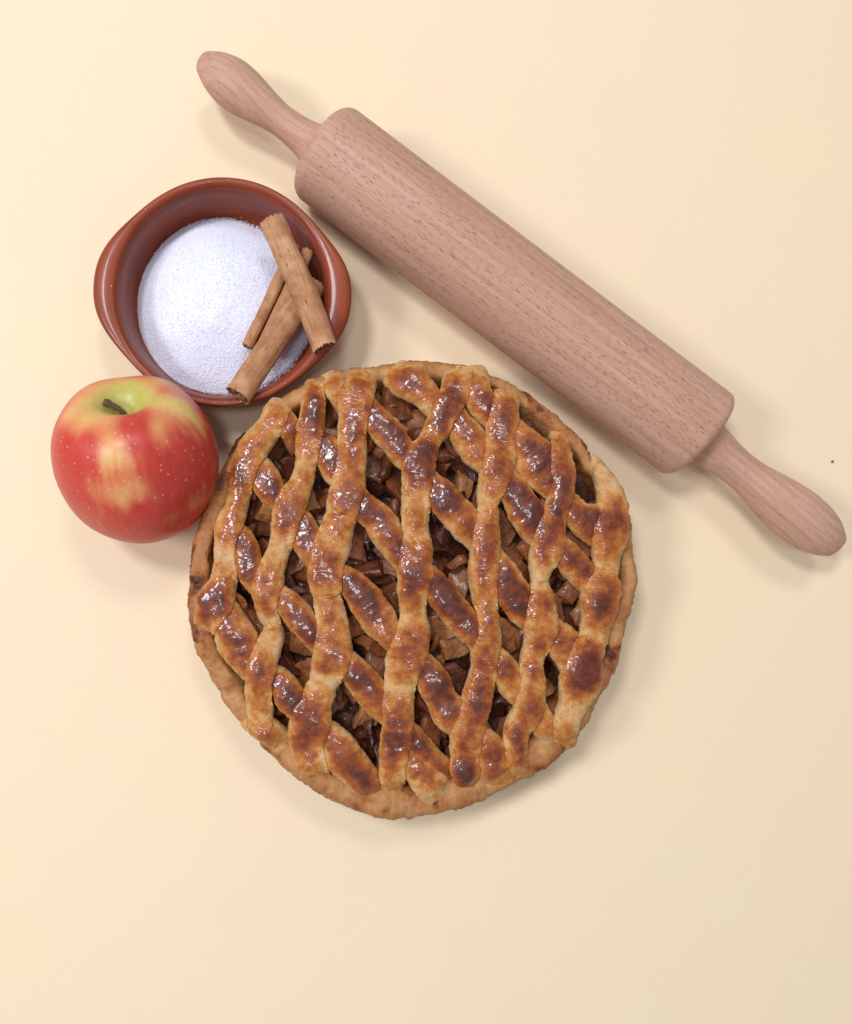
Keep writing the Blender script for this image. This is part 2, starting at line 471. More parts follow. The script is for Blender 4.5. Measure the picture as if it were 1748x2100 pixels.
CREASE = {1: [770], 2: [440, 1012], 3: [605, 905, 1228], 4: [338, 1262], 5: [572, 1098], 6: [850, 1155], 7: [825, 1075]}
def strip_mesh(pts, kind, seed, step=1.9):
    pts = [tuple(map(float, p)) for p in pts]
    if kind != 'F':      # run the ends on into the rim
        for a_, b_ in ((0, 1), (-1, -2)):
            x, y, w_ = pts[a_]; x2, y2, _ = pts[b_]
            r0 = math.hypot(x - PCX, y - PCY) / PR
            if r0 > 0.80 and y < 1400:
                ex = min(55, max(0, (0.965 - r0) * PR))
                L = math.hypot(x - x2, y - y2)
                dx, dy = (x - x2) / L, (y - y2) / L
                ox, oy = (x - PCX) / (r0 * PR), (y - PCY) / (r0 * PR)
                e_ = (x + (dx + ox) / 2 * ex, y + (dy + oy) / 2 * ex, w_)
                if ex > 8: pts = [e_] + pts if a_ == 0 else pts + [e_]
    L = sum(math.dist(pts[i][:2], pts[i + 1][:2]) for i in range(len(pts) - 1))
    n = int(L / step)
    if kind == 'B': pts = [(x, y, 1.12 * max(w_, 0.55 * w_ + 38)) for x, y, w_ in pts]
    S, s = spline(pts, n)
    xy, wd = S[:, :2], S[:, 2] * (1.0 if kind == 'F' else 1.07 if kind == 'A' else 1.18) * 0.5571 / 4450.0        # width in metres
    rr = np.hypot(xy[:, 0] - PCX, xy[:, 1] - PCY) / PR
    dome = 0.0035 * (1 - np.clip(rr, 0, 1) ** 2)
    e = np.minimum(s, s[-1] - s)
    rnd = np.array([mn.noise((si * 0.006, seed * 4.9, 3.5)) for si in s])
    crease = np.zeros(n); cuts = []
    if kind == 'A':
        hump = np.exp(-(mind(xy, ALLB) / 70) ** 2)
        z = 0.0352 + dome + 0.0015 * hump
        hh = 0.0050 + 0.0004 * hump
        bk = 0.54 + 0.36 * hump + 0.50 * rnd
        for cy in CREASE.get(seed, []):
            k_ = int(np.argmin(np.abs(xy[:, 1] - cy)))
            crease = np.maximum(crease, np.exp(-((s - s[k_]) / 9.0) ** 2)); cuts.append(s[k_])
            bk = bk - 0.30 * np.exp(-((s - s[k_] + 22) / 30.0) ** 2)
    elif kind == 'B':
        dip = np.exp(-(mind(xy, ALLA) / 50) ** 2)
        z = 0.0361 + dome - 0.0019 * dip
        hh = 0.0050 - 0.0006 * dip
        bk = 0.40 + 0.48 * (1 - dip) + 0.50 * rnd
    else:
        z = np.full(n, 0.0326); hh = np.full(n, 0.0034); bk = np.full(n, 0.10)
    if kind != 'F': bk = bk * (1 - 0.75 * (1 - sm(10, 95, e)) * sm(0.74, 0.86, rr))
    # sink under the rim at both ends
    z = z - 0.0075 * (1 - sm(0, 85, e)) * sm(0.74, 0.86, rr)
    wob = np.array([mn.noise((si * 0.016, seed * 3.1, 0.5)) + 0.5 * mn.noise((si * 0.05, seed * 5.1, 2.5)) for si in s])
    lowb = np.array([mn.noise((si * 0.011, seed * 7.7, 8.5)) for si in s])
    z = z + 0.0008 * np.array([mn.noise((si * 0.013, seed * 2.3, 4.5)) for si in s])
    hw = wd / 2 * (1 + 0.09 * wob) * (1 - 0.06 * crease)
    if kind == 'A': hw = hw * (1 + 0.10 * hump)
    endr = np.sqrt(np.clip(1 - (1 - np.clip(e / 26.0, 0, 1)) ** 2, 0.0009, 1))
    hw = hw * (0.35 + 0.65 * endr); hh = hh * endr
    C = np.array([W(*P2D(a, b), zz + 0.002) for (a, b), zz in zip(xy, z)])
    C[:, 2] = z
    T = np.gradient(C, axis=0); T /= np.linalg.norm(T, axis=1)[:, None]
    up = np.array([0, 0, 1.0])
    Bn = np.cross(T, up); Bn /= np.linalg.norm(Bn, axis=1)[:, None]
    N = np.cross(Bn, T)
    m = 40
    th = np.linspace(0, 2 * math.pi, m, endpoint=False)
    cx = np.sign(np.cos(th)) * np.abs(np.cos(th)) ** 0.80
    sy = np.sign(np.sin(th)) * np.abs(np.sin(th)) ** 0.85
    sy = np.where(sy < 0, sy * 0.8, sy)
    V = C[:, None, :] + Bn[:, None, :] * (cx[None, :, None] * hw[:, None, None]) + N[:, None, :] * (sy[None, :, None] * hh[:, None, None])
    nrm = Bn[:, None, :] * cx[None, :, None] / hw[:, None, None] + N[:, None, :] * sy[None, :, None] / hh[:, None, None]
    nrm /= np.linalg.norm(nrm, axis=2)[:, :, None]
    flat = V.reshape(-1, 3)
    d1 = n3(flat, 85, seed * 1.3)
    d2 = n3(flat, 230, seed * 2.1)
    d3 = n3(flat, 620, seed * 0.7)
    sidem = np.tile(np.abs(cx) ** 2, n)
    amp = (d1 * 0.0010 + d2 * 0.00034 + d3 * (0.00012 + 0.00022 * sidem))
    flat = flat + nrm.reshape(-1, 3) * (amp * np.repeat(endr, m))[:, None]
    SS = np.repeat(s, m); CX = np.tile(cx, n); up_ = np.tile(np.clip(sy, 0, 1), n)
    for q_, sc in enumerate(cuts):
        sg = 1 if (seed + q_) % 2 else -1
        s0 = sc + sg * 9 * CX ** 2 + 14 * sg * CX * (0.4 + 0.3 * q_) + 22 * d2 + 9 * d3
        flat[:, 2] -= up_ * (0.00085 * np.exp(-((SS - s0) / 4.5) ** 2) + 0.0005 * sm(-30, 0, SS - s0) * (1 - sm(0, 40, SS - s0))) * sm(-0.7, 0.4, CX * sg + d1)
    # browning: strongest along the crest of each hump, none on the flanks
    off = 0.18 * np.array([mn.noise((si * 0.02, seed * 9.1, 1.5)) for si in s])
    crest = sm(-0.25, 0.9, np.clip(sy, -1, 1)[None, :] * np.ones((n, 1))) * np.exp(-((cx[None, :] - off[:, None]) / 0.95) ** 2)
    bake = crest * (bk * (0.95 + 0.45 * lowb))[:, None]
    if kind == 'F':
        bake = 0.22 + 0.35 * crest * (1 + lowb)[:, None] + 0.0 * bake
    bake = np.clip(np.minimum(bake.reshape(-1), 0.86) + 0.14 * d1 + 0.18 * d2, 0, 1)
    F = grid_faces(n, m)
    c0, c1 = n * m, n * m + 1
    flat = np.vstack([flat, C[0], C[-1]])
    bake = np.concatenate([bake, [0.2, 0.2]])
    j = np.arange(m)
    capF = np.concatenate([np.stack([np.full(m, c0), (j + 1) % m, j, j], 1)[:, :3], np.stack([np.full(m, c1), (n - 1) * m + j, (n - 1) * m + (j + 1) % m], 1)])
    flat = flat - np.array(PO)
    faces = [tuple(f) for f in F.tolist()] + [tuple(f) for f in capF.tolist()]
    upper = np.concatenate([np.tile(sy, n) > -0.25, [False, False]])
    return flat, faces, bake, upper

CELL, NG = 0.0004, 560
def raster(parts):
    """top height and browning of a set of strips on a grid"""
    H = np.full((NG, NG), -1.0); Bk = np.zeros((NG, NG))
    for V, F, bk, up in parts:
        v, b = V[up], bk[up]
        ix = np.clip(((v[:, 0] / CELL) + NG / 2).astype(int), 0, NG - 1); iy = np.clip(((v[:, 1] / CELL) + NG / 2).astype(int), 0, NG - 1)
        o = np.argsort(v[:, 2])
        H[ix[o], iy[o]] = np.where(v[o, 2] > H[ix[o], iy[o]], v[o, 2], H[ix[o], iy[o]])
        Bk[ix[o], iy[o]] = b[o]
    for _ in range(2):          # close pinholes
        for dx, dy in ((1, 0), (-1, 0), (0, 1), (0, -1)):
            Hs, Bs = np.roll(H, (dx, dy), (0, 1)), np.roll(Bk, (dx, dy), (0, 1))
            e = (H < 0) & (Hs > 0)
            H[e] = Hs[e]; Bk[e] = Bs[e]
    return H, Bk
def fuse(part, HB, k, gap):
    """let a strip's flank run softly into the strips it crosses"""
    V, F, bk, up = part
    ix = np.clip(((V[:, 0] / CELL) + NG / 2).astype(int), 0, NG - 1); iy = np.clip(((V[:, 1] / CELL) + NG / 2).astype(int), 0, NG - 1)
    h, b2 = HB[0][ix, iy], HB[1][ix, iy]
    ok = up & (h > 0)
    a, b = V[:, 2], h - gap
    t = np.clip(0.5 + 0.5 * (a - b) / k, 0, 1)
    z = b + (a - b) * t + k * t * (1 - t)
    V = V.copy(); bk = bk.copy()
    V[ok, 2] = z[ok]
    bk[ok] = (bk * t + b2 * (1 - t))[ok]
    return V, F, bk, up
PB, PA = [], []
seed = 0
for s_ in A:
    seed += 1; PA.append(strip_mesh(s_, 'A', seed))
for s_ in B:
    seed += 1; PB.append(strip_mesh(s_, 'B', seed))
RBm = raster(PB)
PA = [fuse(p, RBm, 0.0055, -0.0003) for p in PA]
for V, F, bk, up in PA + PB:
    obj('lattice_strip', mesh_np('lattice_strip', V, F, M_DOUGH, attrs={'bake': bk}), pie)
for s_ in FOLD:
    seed += 1
    V, F, bk, up = strip_mesh(s_, 'F', seed, 2.4)
    obj('crust_fold', mesh_np('crust_fold', V, F, M_CRUST, attrs={'bake': bk}), pie)

# crust shell: base, side and uneven lip
OUT = [(40,870),(45,960),(52,1015),(80,1120),(130,1230),(200,1330),(290,1440),(400,1550),(500,1620),(600,1680),(720,1720),(860,1732),(960,1715),(1100,1670),(1250,1605),(1370,1540),(1450,1470),(1505,1400),(1545,1340),(1600,1230),(1640,1150),(1670,1050),(1690,930),(1712,830),(1700,740),(1685,640),(1660,560),(1648,500),(1600,440),(1555,400),(1500,330),(1420,250),(1340,180),(1250,120),(1150,75),(1060,45),(970,38),(860,30),(740,45),(620,65),(520,100),(430,150),(360,190),(290,260),(220,330),(180,410),(140,500),(100,600),(65,700),(45,790)]
oa = np.array([math.atan2(-(y - PCY), x - PCX) for x, y in OUT]); orr = np.array([math.hypot(x - PCX, y - PCY) for x, y in OUT])
od = np.argsort(oa); oa, orr = oa[od], orr[od]
NT_ = 720
th = np.linspace(-math.pi, math.pi, NT_, endpoint=False)
Rpx = np.interp(th, np.concatenate([oa - 2 * math.pi, oa, oa + 2 * math.pi]), np.tile(orr, 3))
Rpx = (Rpx + np.roll(Rpx, 1) + np.roll(Rpx, -1) + np.roll(Rpx, 3) + np.roll(Rpx, -3)) / 5
# lip thickness around the pie (top, right, bottom, left), in close-up pixels
tk = np.interp(th, [-math.pi, -2.4, -1.9, -1.4, -0.9, -0.4, 0.0, 0.5, 1.0, 1.6, 2.2, 2.7, math.pi],
               [85, 95, 118, 128, 122, 90, 66, 60, 58, 66, 62, 76, 85])
K = 0.5571 * (CAM_H - Z_RIM) / FPX
Ro, Tk = Rpx * K, tk * K
prof = [(-0.6, -0.016), (-0.3, -0.010), (0.0, -0.0035), (0.10, -0.0010), (0.25, 0.0002), (0.45, 0.0006), (0.65, 0.0003), (0.80, -0.0008), (0.92, -0.0024), (1.0, -0.0052)]
rings = []
bkr = []
for f, dz in prof:      # from inside the lip to its outer edge
    r = Ro - Tk + Tk * f
    rings.append((r, np.full(NT_, Z_RIM + dz)))
    bkr.append(0.25 + 0.0 * r)
for q in np.linspace(0.12, 1.0, 14):
    rings.append((Ro * (1 - 0.035 * q), np.full(NT_, (Z_RIM - 0.0052) * (1 - q) + 0.0002)))
    bkr.append(np.full(NT_, 0.32))
Vr = np.array([np.stack([r * np.cos(th), r * np.sin(th), z], 1) for r, z in rings])   # (k, N, 3)
kR = len(rings)
flat = Vr.reshape(-1, 3)
d1 = n3(flat, 60, 3.3); d2 = n3(flat, 190, 5.3); d3 = n3(flat, 600, 1.3, 2)
rad = flat.copy(); rad[:, 2] = 0; rad /= np.linalg.norm(rad, axis=1)[:, None]
idx = np.repeat(np.arange(kR), NT_)
free = np.where(idx < kR - 2, 1.0, 0.0)
flat = flat + rad * ((d1 * 0.0009 + d2 * 0.0007 + d3 * 0.0005) * free)[:, None]
lowth = np.exp(-((np.tile(th, kR) + 1.45) / 0.95) ** 2)
flat[:, 2] += 0.0019 * lowth * np.where((idx > 1) & (idx < len(prof)), 1.0, 0.0)
flat[:, 2] += (d1 * 0.0019 + d2 * 0.0011 + d3 * 0.0006) * np.where(idx < len(prof), 1.0, 0.0)
flat[:, 2] = np.maximum(flat[:, 2], 0.0002)
bake = np.concatenate(bkr) + 0.18 * d1 + 0.22 * d2 + 0.10 * d3
bake += 0.55 * sm(0.10, 0.45, n3(flat, 48, 11.0)) + 0.3 * sm(0.2, 0.6, n3(flat, 160, 21.0)) 
F = grid_faces(kR, NT_)
F = F[:, ::-1]
# closed base
nb = len(flat)
flat = np.vstack([flat, [0, 0, 0.0002]])
bake = np.concatenate([bake, [0.3]])
j = np.arange(NT_)
base = [(nb, (kR - 1) * NT_ + int((q + 1) % NT_), (kR - 1) * NT_ + int(q)) for q in j]
obj('crust', mesh_np('crust', flat, [tuple(f) for f in F.tolist()] + base, M_CRUST, attrs={'bake': np.clip(bake, 0, 1)}), pie)

# filling bed
nr, na = 90, 300
rr = np.linspace(0.02, 1, nr)
ta = np.linspace(-math.pi, math.pi, na, endpoint=False)
Rin = np.interp(ta, th, Ro - Tk * 0.9)
Vf = np.array([np.stack([r * Rin * np.cos(ta), r * Rin * np.sin(ta), np.full(na, 0.0225)], 1) for r in rr]).reshape(-1, 3)
Vf[:, 2] += 0.0034 * n3(Vf, 120, 4.0) + 0.0018 * n3(Vf, 300, 6.0)
Vf = np.vstack([Vf, [0, 0, 0.0225]])
Ff = [tuple(f) for f in grid_faces(nr, na)[:, ::-1].tolist()] + [(na * nr, i, (i + 1) % na) for i in range(na)]
filling = obj('filling', mesh_np('filling', Vf, Ff, M_FILL), pie)

# apple chunks: a few shared shapes
def chunk_mesh(i):
    rnd = random.Random(100 + i)
    bm = bmesh.new()
    bmesh.ops.create_cube(bm, size=1)
    dx, dy, dz = rnd.uniform(0.015, 0.025), rnd.uniform(0.009, 0.014), rnd.uniform(0.0032, 0.0062)
    wedge = rnd.uniform(0.3, 0.9)
    for v in bm.verts:
        t = 1.0 if v.co.y < 0 else wedge
        v.co = Vector((v.co.x * dx * rnd.uniform(0.8, 1.1), v.co.y * dy, v.co.z * dz * t))
        v.co += Vector((rnd.uniform(-1, 1), rnd.uniform(-1, 1), rnd.uniform(-1, 1))) * 0.0009
    bmesh.ops.bevel(bm, geom=bm.edges[:], offset=0.0008, segments=1, affect='EDGES')
    bend = rnd.uniform(10, 40)
    bmesh.ops.subdivide_edges(bm, edges=[e for e in bm.edges if e.calc_length() > 0.005], cuts=3, use_grid_fill=True)
    for v in bm.verts:
        v.co.y += bend * v.co.x ** 2
        v.co += Vector(mn.noise_vector(v.co * 330 + Vector((i, i, i)))) * 0.0011 + Vector(mn.noise_vector(v.co * 110 + Vector((i, 3, i)))) * 0.0016
    bmesh.ops.triangulate(bm, faces=bm.faces[:])
    me = bpy.data.meshes.new('apple_chunk')
    bm.to_mesh(me); bm.free()
    me.polygons.foreach_set('use_smooth', [True] * len(me.polygons))
    me.set_sharp_from_angle(angle=math.radians(48))
    me.materials.append(M_CHUNK)
    return me
chunks = [chunk_mesh(i) for i in range(9)]
pts = []
tries = 0
DALL = np.vstack(DA + DB)
while len(pts) < 290 and tries < 9000:
    tries += 1
    a = random.uniform(0, 2 * math.pi); r = PR * 0.90 * math.sqrt(random.random())
    x, y = PCX + r * math.cos(a), PCY + r * math.sin(a)
    if any((x - p[0]) ** 2 + (y - p[1]) ** 2 < 74 ** 2 for p in pts): continue
    dd = np.hypot(DALL[:, 0] - x, DALL[:, 1] - y)
    if (dd < DALL[:, 2] * 0.22).any(): continue
    q_ = W(*P2D(x, y), 0.026) - PO
    if math.hypot(q_.x, q_.y) > np.interp(math.atan2(q_.y, q_.x), th, Ro - Tk) - 0.006: continue
    pts.append((x, y))
for i, (x, y) in enumerate(pts):
    o = obj('apple_chunk', chunks[i % len(chunks)], filling)
    z = 0.0262 + random.uniform(-0.0040, 0.0038)
    p = W(*P2D(x, y), z) - PO
    o.location = p
    o.rotation_euler = (random.gauss(0, 0.5), random.gauss(0, 0.5), random.uniform(0, 2 * math.pi))
    s = random.uniform(0.75, 1.1)
    o.scale = (s, s, s)

# ------------------------------------------------------------------ rolling pin
def lathe_x(profile, n=64, noise_amp=0.0):
    """profile [(x, r)] around the X axis"""
    P = np.array(profile, float)
    th = np.linspace(0, 2 * math.pi, n, endpoint=False)
    V = np.array([np.stack([np.full(n, x), r * np.cos(th), r * np.sin(th)], 1) for x, r in P]).reshape(-1, 3)
    F = [tuple(f) for f in grid_faces(len(P), n)[:, ::-1].tolist()]
    k = len(V)
    V = np.vstack([V, [P[0, 0], 0, 0], [P[-1, 0], 0, 0]])
    F += [(k, i, (i + 1) % n) for i in range(n)][::1] + [(k + 1, (len(P) - 1) * n + (i + 1) % n, (len(P) - 1) * n + i) for i in range(n)]
    return V, F

RB = 0.0234
a0, a1 = W(652, 303, RB), W(1437, 897, RB)
mid = (a0 + a1) / 2
pin = thing('rolling_pin', 'pale beech wood rolling pin lying diagonally above the pie', 'rolling pin', (mid.x, mid.y, 0))
ax = (a1 - a0); Lb = ax.length; ax.normalize()
ang = math.atan2(ax.y, ax.x)

def rounded_bar(L, R, c0, c1):
    out = []
    for t in np.linspace(0, math.pi / 2, 10):
        out.append((c0 - c0 * math.cos(t), R - c0 + c0 * math.sin(t)))
    for x in np.linspace(c0, L - c1, 40)[1:-1]:
        out.append((x, R))
    for t in np.linspace(math.pi / 2, 0, 10):
        out.append((L - c1 + c1 * math.cos(t), R - c1 + c1 * math.sin(t)))
    return [(0, 0.004)] + out + [(L, 0.004)]
V, F = lathe_x(rounded_bar(Lb, RB, 0.0075, 0.0042), 96)
V[:, 0] -= Lb / 2
bo = obj('barrel', mesh_np('barrel', V, F, M_BARREL), pin)
bo.location = (0, 0, RB); bo.rotation_euler = (0, 0, ang)
bo.data.set_sharp_from_angle(angle=math.radians(40))

SC = (CAM_H - RB) / FPX
def handle(p_from, p_to, prof_px):
    P, _ = spline([(t, r, 0) for t, r in prof_px], 90)
    d = p_to - p_from
    V, F = lathe_x([(t * SC, max(r, 0.4) * SC) for t, r, _ in P], 64)
    me = mesh_np('handle', V, F, M_HANDLE)
    o = obj('handle', me, pin)
    o.location = (p_from.x - mid.x, p_from.y - mid.y, p_from.z)
    o.rotation_euler = d.to_track_quat('X', 'Z').to_euler()
    return o
hl = handle(W(654, 305, RB), W(416, 126, RB),
       [(-8, 52), (4, 47), (14, 43), (30, 38), (52, 34), (80, 31.8), (98, 31.5), (120, 34), (143, 38), (187, 46.5), (215, 48.5), (235, 47), (265, 39), (285, 29), (295, 23), (300, 18), (303, 10), (304, 1)])
hr = handle(W(1434, 897, RB), W(1712, 1119, RB),
       [(-8, 56), (5, 52), (20, 48), (45, 43), (70, 39), (95, 37), (118, 37), (140, 39), (170, 44), (200, 49.5), (235, 54), (262, 55), (295, 52.5), (325, 44.5), (345, 34.5), (354, 29), (357, 27), (358.5, 24), (359, 14), (359, 1)])

# ------------------------------------------------------------------ terracotta bowl
ZB = 0.033
bc = W(455, 597, ZB)
BO = Vector((bc.x, bc.y, 0))
bowl = thing('bowl', 'round glazed terracotta dish with two lug handles, holding sugar', 'bowl', (bc.x, bc.y, 0))
kb = (CAM_H - ZB) / FPX
nb_ = 360
tb = np.linspace(-math.pi, math.pi, nb_, endpoint=False)
lug_axis = math.radians(-4)
def lug(t):
    d = np.abs((t - lug_axis + math.pi / 2) % math.pi - math.pi / 2)
    return np.exp(-(d / 0.50) ** 2.6)
lg = lug(tb)
Rin_b, Rc = 220 * kb, 235 * kb
Rl = Rc + (266 - 235) * kb * lg + 1.0 * kb
secs = [  # (radius, z, is_lip)
    (np.full(nb_, 0.002), np.full(nb_, 0.0058)),
    (np.full(nb_, 0.020), np.full(nb_, 0.0058)),
    (np.full(nb_, 0.0415), np.full(nb_, 0.0058)),
    (np.full(nb_, 0.0434), np.full(nb_, 0.0062)),
    (np.full(nb_, 0.0447), np.full(nb_, 0.0078)),
    (np.full(nb_, 0.0452), np.full(nb_, 0.0100)),
    (np.full(nb_, 0.0458), np.full(nb_, 0.0112)),
    (np.full(nb_, 0.0462), np.full(nb_, 0.0150)),
    (np.full(nb_, 0.0470), np.full(nb_, 0.0200)),
    (np.full(nb_, 0.0474), np.full(nb_, 0.0250)),
    (np.full(nb_, 0.0476), np.full(nb_, 0.0290)),
    (np.full(nb_, Rin_b - 0.0004), np.full(nb_, ZB - 0.0014)),
    (np.full(nb_, Rin_b + 0.0002), np.full(nb_, ZB - 0.0005)),
    (np.full(nb_, Rin_b + 0.0012), np.full(nb_, ZB)),
]
def lerp(a, b, t): return a * (1 - t) + b * t
edge_r = Rl
for t, dz in ((0.45, 0.0), (0.7, -0.0001), (0.85, -0.0005), (0.95, -0.0013), (1.0, -0.0026), (0.97, -0.0040), (0.85, -0.0048)):
    secs.append((lerp(np.full(nb_, Rin_b + 0.0012), edge_r, t), np.full(nb_, ZB + dz)))
secs += [
    (np.full(nb_, 0.0500), np.full(nb_, ZB - 0.0068)),
    (np.full(nb_, 0.0496), np.full(nb_, 0.020)),
    (np.full(nb_, 0.0488), np.full(nb_, 0.012)),
    (np.full(nb_, 0.0470), np.full(nb_, 0.004)),
    (np.full(nb_, 0.0445), np.full(nb_, 0.0004)),
    (np.full(nb_, 0.0420), np.full(nb_, 0.0001)),
    (np.full(nb_, 0.0020), np.full(nb_, 0.0001)),
]
VB = np.array([np.stack([r * np.cos(tb), r * np.sin(tb), z], 1) for r, z in secs]).reshape(-1, 3)
FB = grid_faces(len(secs), nb_)
ring_i = FB[:, 0] // nb_
ang_i = FB[:, 0] % nb_
LIP0 = 14
is_lug = (lg[ang_i] > 0.10) & (ring_i >= LIP0) & (ring_i <= LIP0 + 6)
side = np.cos(tb[ang_i] - lug_axis) > 0
def sub(name, mask):
    f = FB[mask]
    used, inv = np.unique(f.ravel(), return_inverse=True)
    me = mesh_np(name, VB[used], inv.reshape(-1, 4), M_TERRA)
    return obj(name, me, bowl)
sub('dish', ~is_lug)
for nm, mk in (('handle', is_lug & side), ('handle', is_lug & ~side)):
    sub(nm, mk)

# ------------------------------------------------------------------ sugar heap
ns, ms = 130, 260
SO = Vector((W(458, 629, 0.008).x, W(458, 629, 0.008).y, 0))
RS = 0.0443
r = np.linspace(0.004, 1, ns)
t = np.linspace(-math.pi, math.pi, ms, endpoint=False)
VS = []
for q in r:
    edge = RS * (1 + 0.018 * np.cos(3 * t + 1) - 0.03 * sm(0.2, 1.0, np.cos(t - 0.6)))
    zz = 0.0064 + 0.0165 * (1 - q ** 2.1) * (1 - 0.25 * np.cos(t + 0.7) * q) 
    zz = np.where(q > 0.97, zz - 0.002 * (q - 0.97) / 0.03, zz)
    VS.append(np.stack([q * edge * np.cos(t), q * edge * np.sin(t), zz], 1))
VS = np.array(VS).reshape(-1, 3)
VS[:, 2] += 0.0006 * n3(VS, 90, 2.0) + 0.00008 * n3(VS, 500, 3.0)
top = len(VS)
VS = np.vstack([VS, VS[:ms].mean(0)])
FS = [tuple(f) for f in grid_faces(ns, ms)[:, ::-1].tolist()] + [(top, i, (i + 1) % ms) for i in range(ms)]
# loose crystals over the surface and along the foot of the heap
NC = 26000
base_idx = np.random.randint(0, ns * ms, NC)
rsel = np.sqrt(np.random.rand(NC)); tsel = np.random.randint(0, ms, NC)
rsel[:2500] = np.random.uniform(0.95, 1.0, 2500)
base_idx = np.clip((rsel * (ns - 1)).astype(int), 0, ns - 1) * ms + tsel
Cc = VS[base_idx] + np.random.normal(0, 0.00025, (NC, 3)) * np.array([1, 1, 0.3])
Cc[:2500] += np.stack([np.cos(t[tsel[:2500]]), np.sin(t[tsel[:2500]]), np.zeros(2500)], 1) * np.random.exponential(0.0004, 2500)[:, None]
Cc[:, 2] = np.maximum(Cc[:, 2], 0.0062)
# a few grains spilled on the lip of the dish
lt = np.random.uniform(-math.pi, math.pi, 12); lr = np.random.uniform(Rin_b + 0.0012, Rc - 0.0012, 12)
Cc[-12:, 0] = BO.x - SO.x + lr * np.cos(lt); Cc[-12:, 1] = BO.y - SO.y + lr * np.sin(lt); Cc[-12:, 2] = ZB + 0.0001
sz = np.random.uniform(0.00012, 0.00020, NC)
cube = np.array([(-1,-1,-1),(1,-1,-1),(1,1,-1),(-1,1,-1),(-1,-1,1),(1,-1,1),(1,1,1),(-1,1,1)], float)
q = np.random.normal(size=(NC, 4)); q /= np.linalg.norm(q, axis=1)[:, None]
w_, x_, y_, z_ = q.T
R = np.stack([1-2*(y_**2+z_**2), 2*(x_*y_-z_*w_), 2*(x_*z_+y_*w_), 2*(x_*y_+z_*w_), 1-2*(x_**2+z_**2), 2*(y_*z_-x_*w_), 2*(x_*z_-y_*w_), 2*(y_*z_+x_*w_), 1-2*(x_**2+y_**2)], 1).reshape(-1, 3, 3)
CV = Cc[:, None, :] + np.einsum('nij,kj->nki', R, cube) * sz[:, None, None]
cf = np.array([(0,3,2,1),(4,5,6,7),(0,1,5,4),(1,2,6,5),(2,3,7,6),(3,0,4,7)])
CF = (np.arange(NC)[:, None, None] * 8 + cf[None]).reshape(-1, 4) + len(VS)
VSall = np.vstack([VS, CV.reshape(-1, 3)])
me = mesh_np('sugar', VSall, FS + [tuple(f) for f in CF.tolist()], M_SUGAR)
sm_flags = [True] * len(FS) + [False] * len(CF)
if len(me.polygons) == len(sm_flags): me.polygons.foreach_set('use_smooth', sm_flags)
so = obj('sugar', me, None, 'heap of white granulated sugar in the terracotta dish', 'sugar', kind='stuff')
so.location = SO

# ------------------------------------------------------------------ cinnamon sticks
def scroll_section(a, b, turns, flip=False):
    """open scroll: a rounded back whose two edges curl in beneath; metres"""
    pts = []
    c = a * 0.5
    rr0 = a - c
    half = []
    for q in np.linspace(0, 1, 60):          # right roll from the flank inward
        th = -q * turns * 2 * math.pi
        r = rr0 * (1 - 0.80 * q)
        half.append((c + r * math.cos(th), r * 0.92 * math.sin(th)))
    arch = [(a * math.cos(f), b * math.sin(f)) for f in np.linspace(math.pi, 0, 60)][1:-1]
    left = [(-x, y) for x, y in half][::-1]
    P = np.array(left + arch + half)
    if flip: P[:, 1] *= -1
    return P

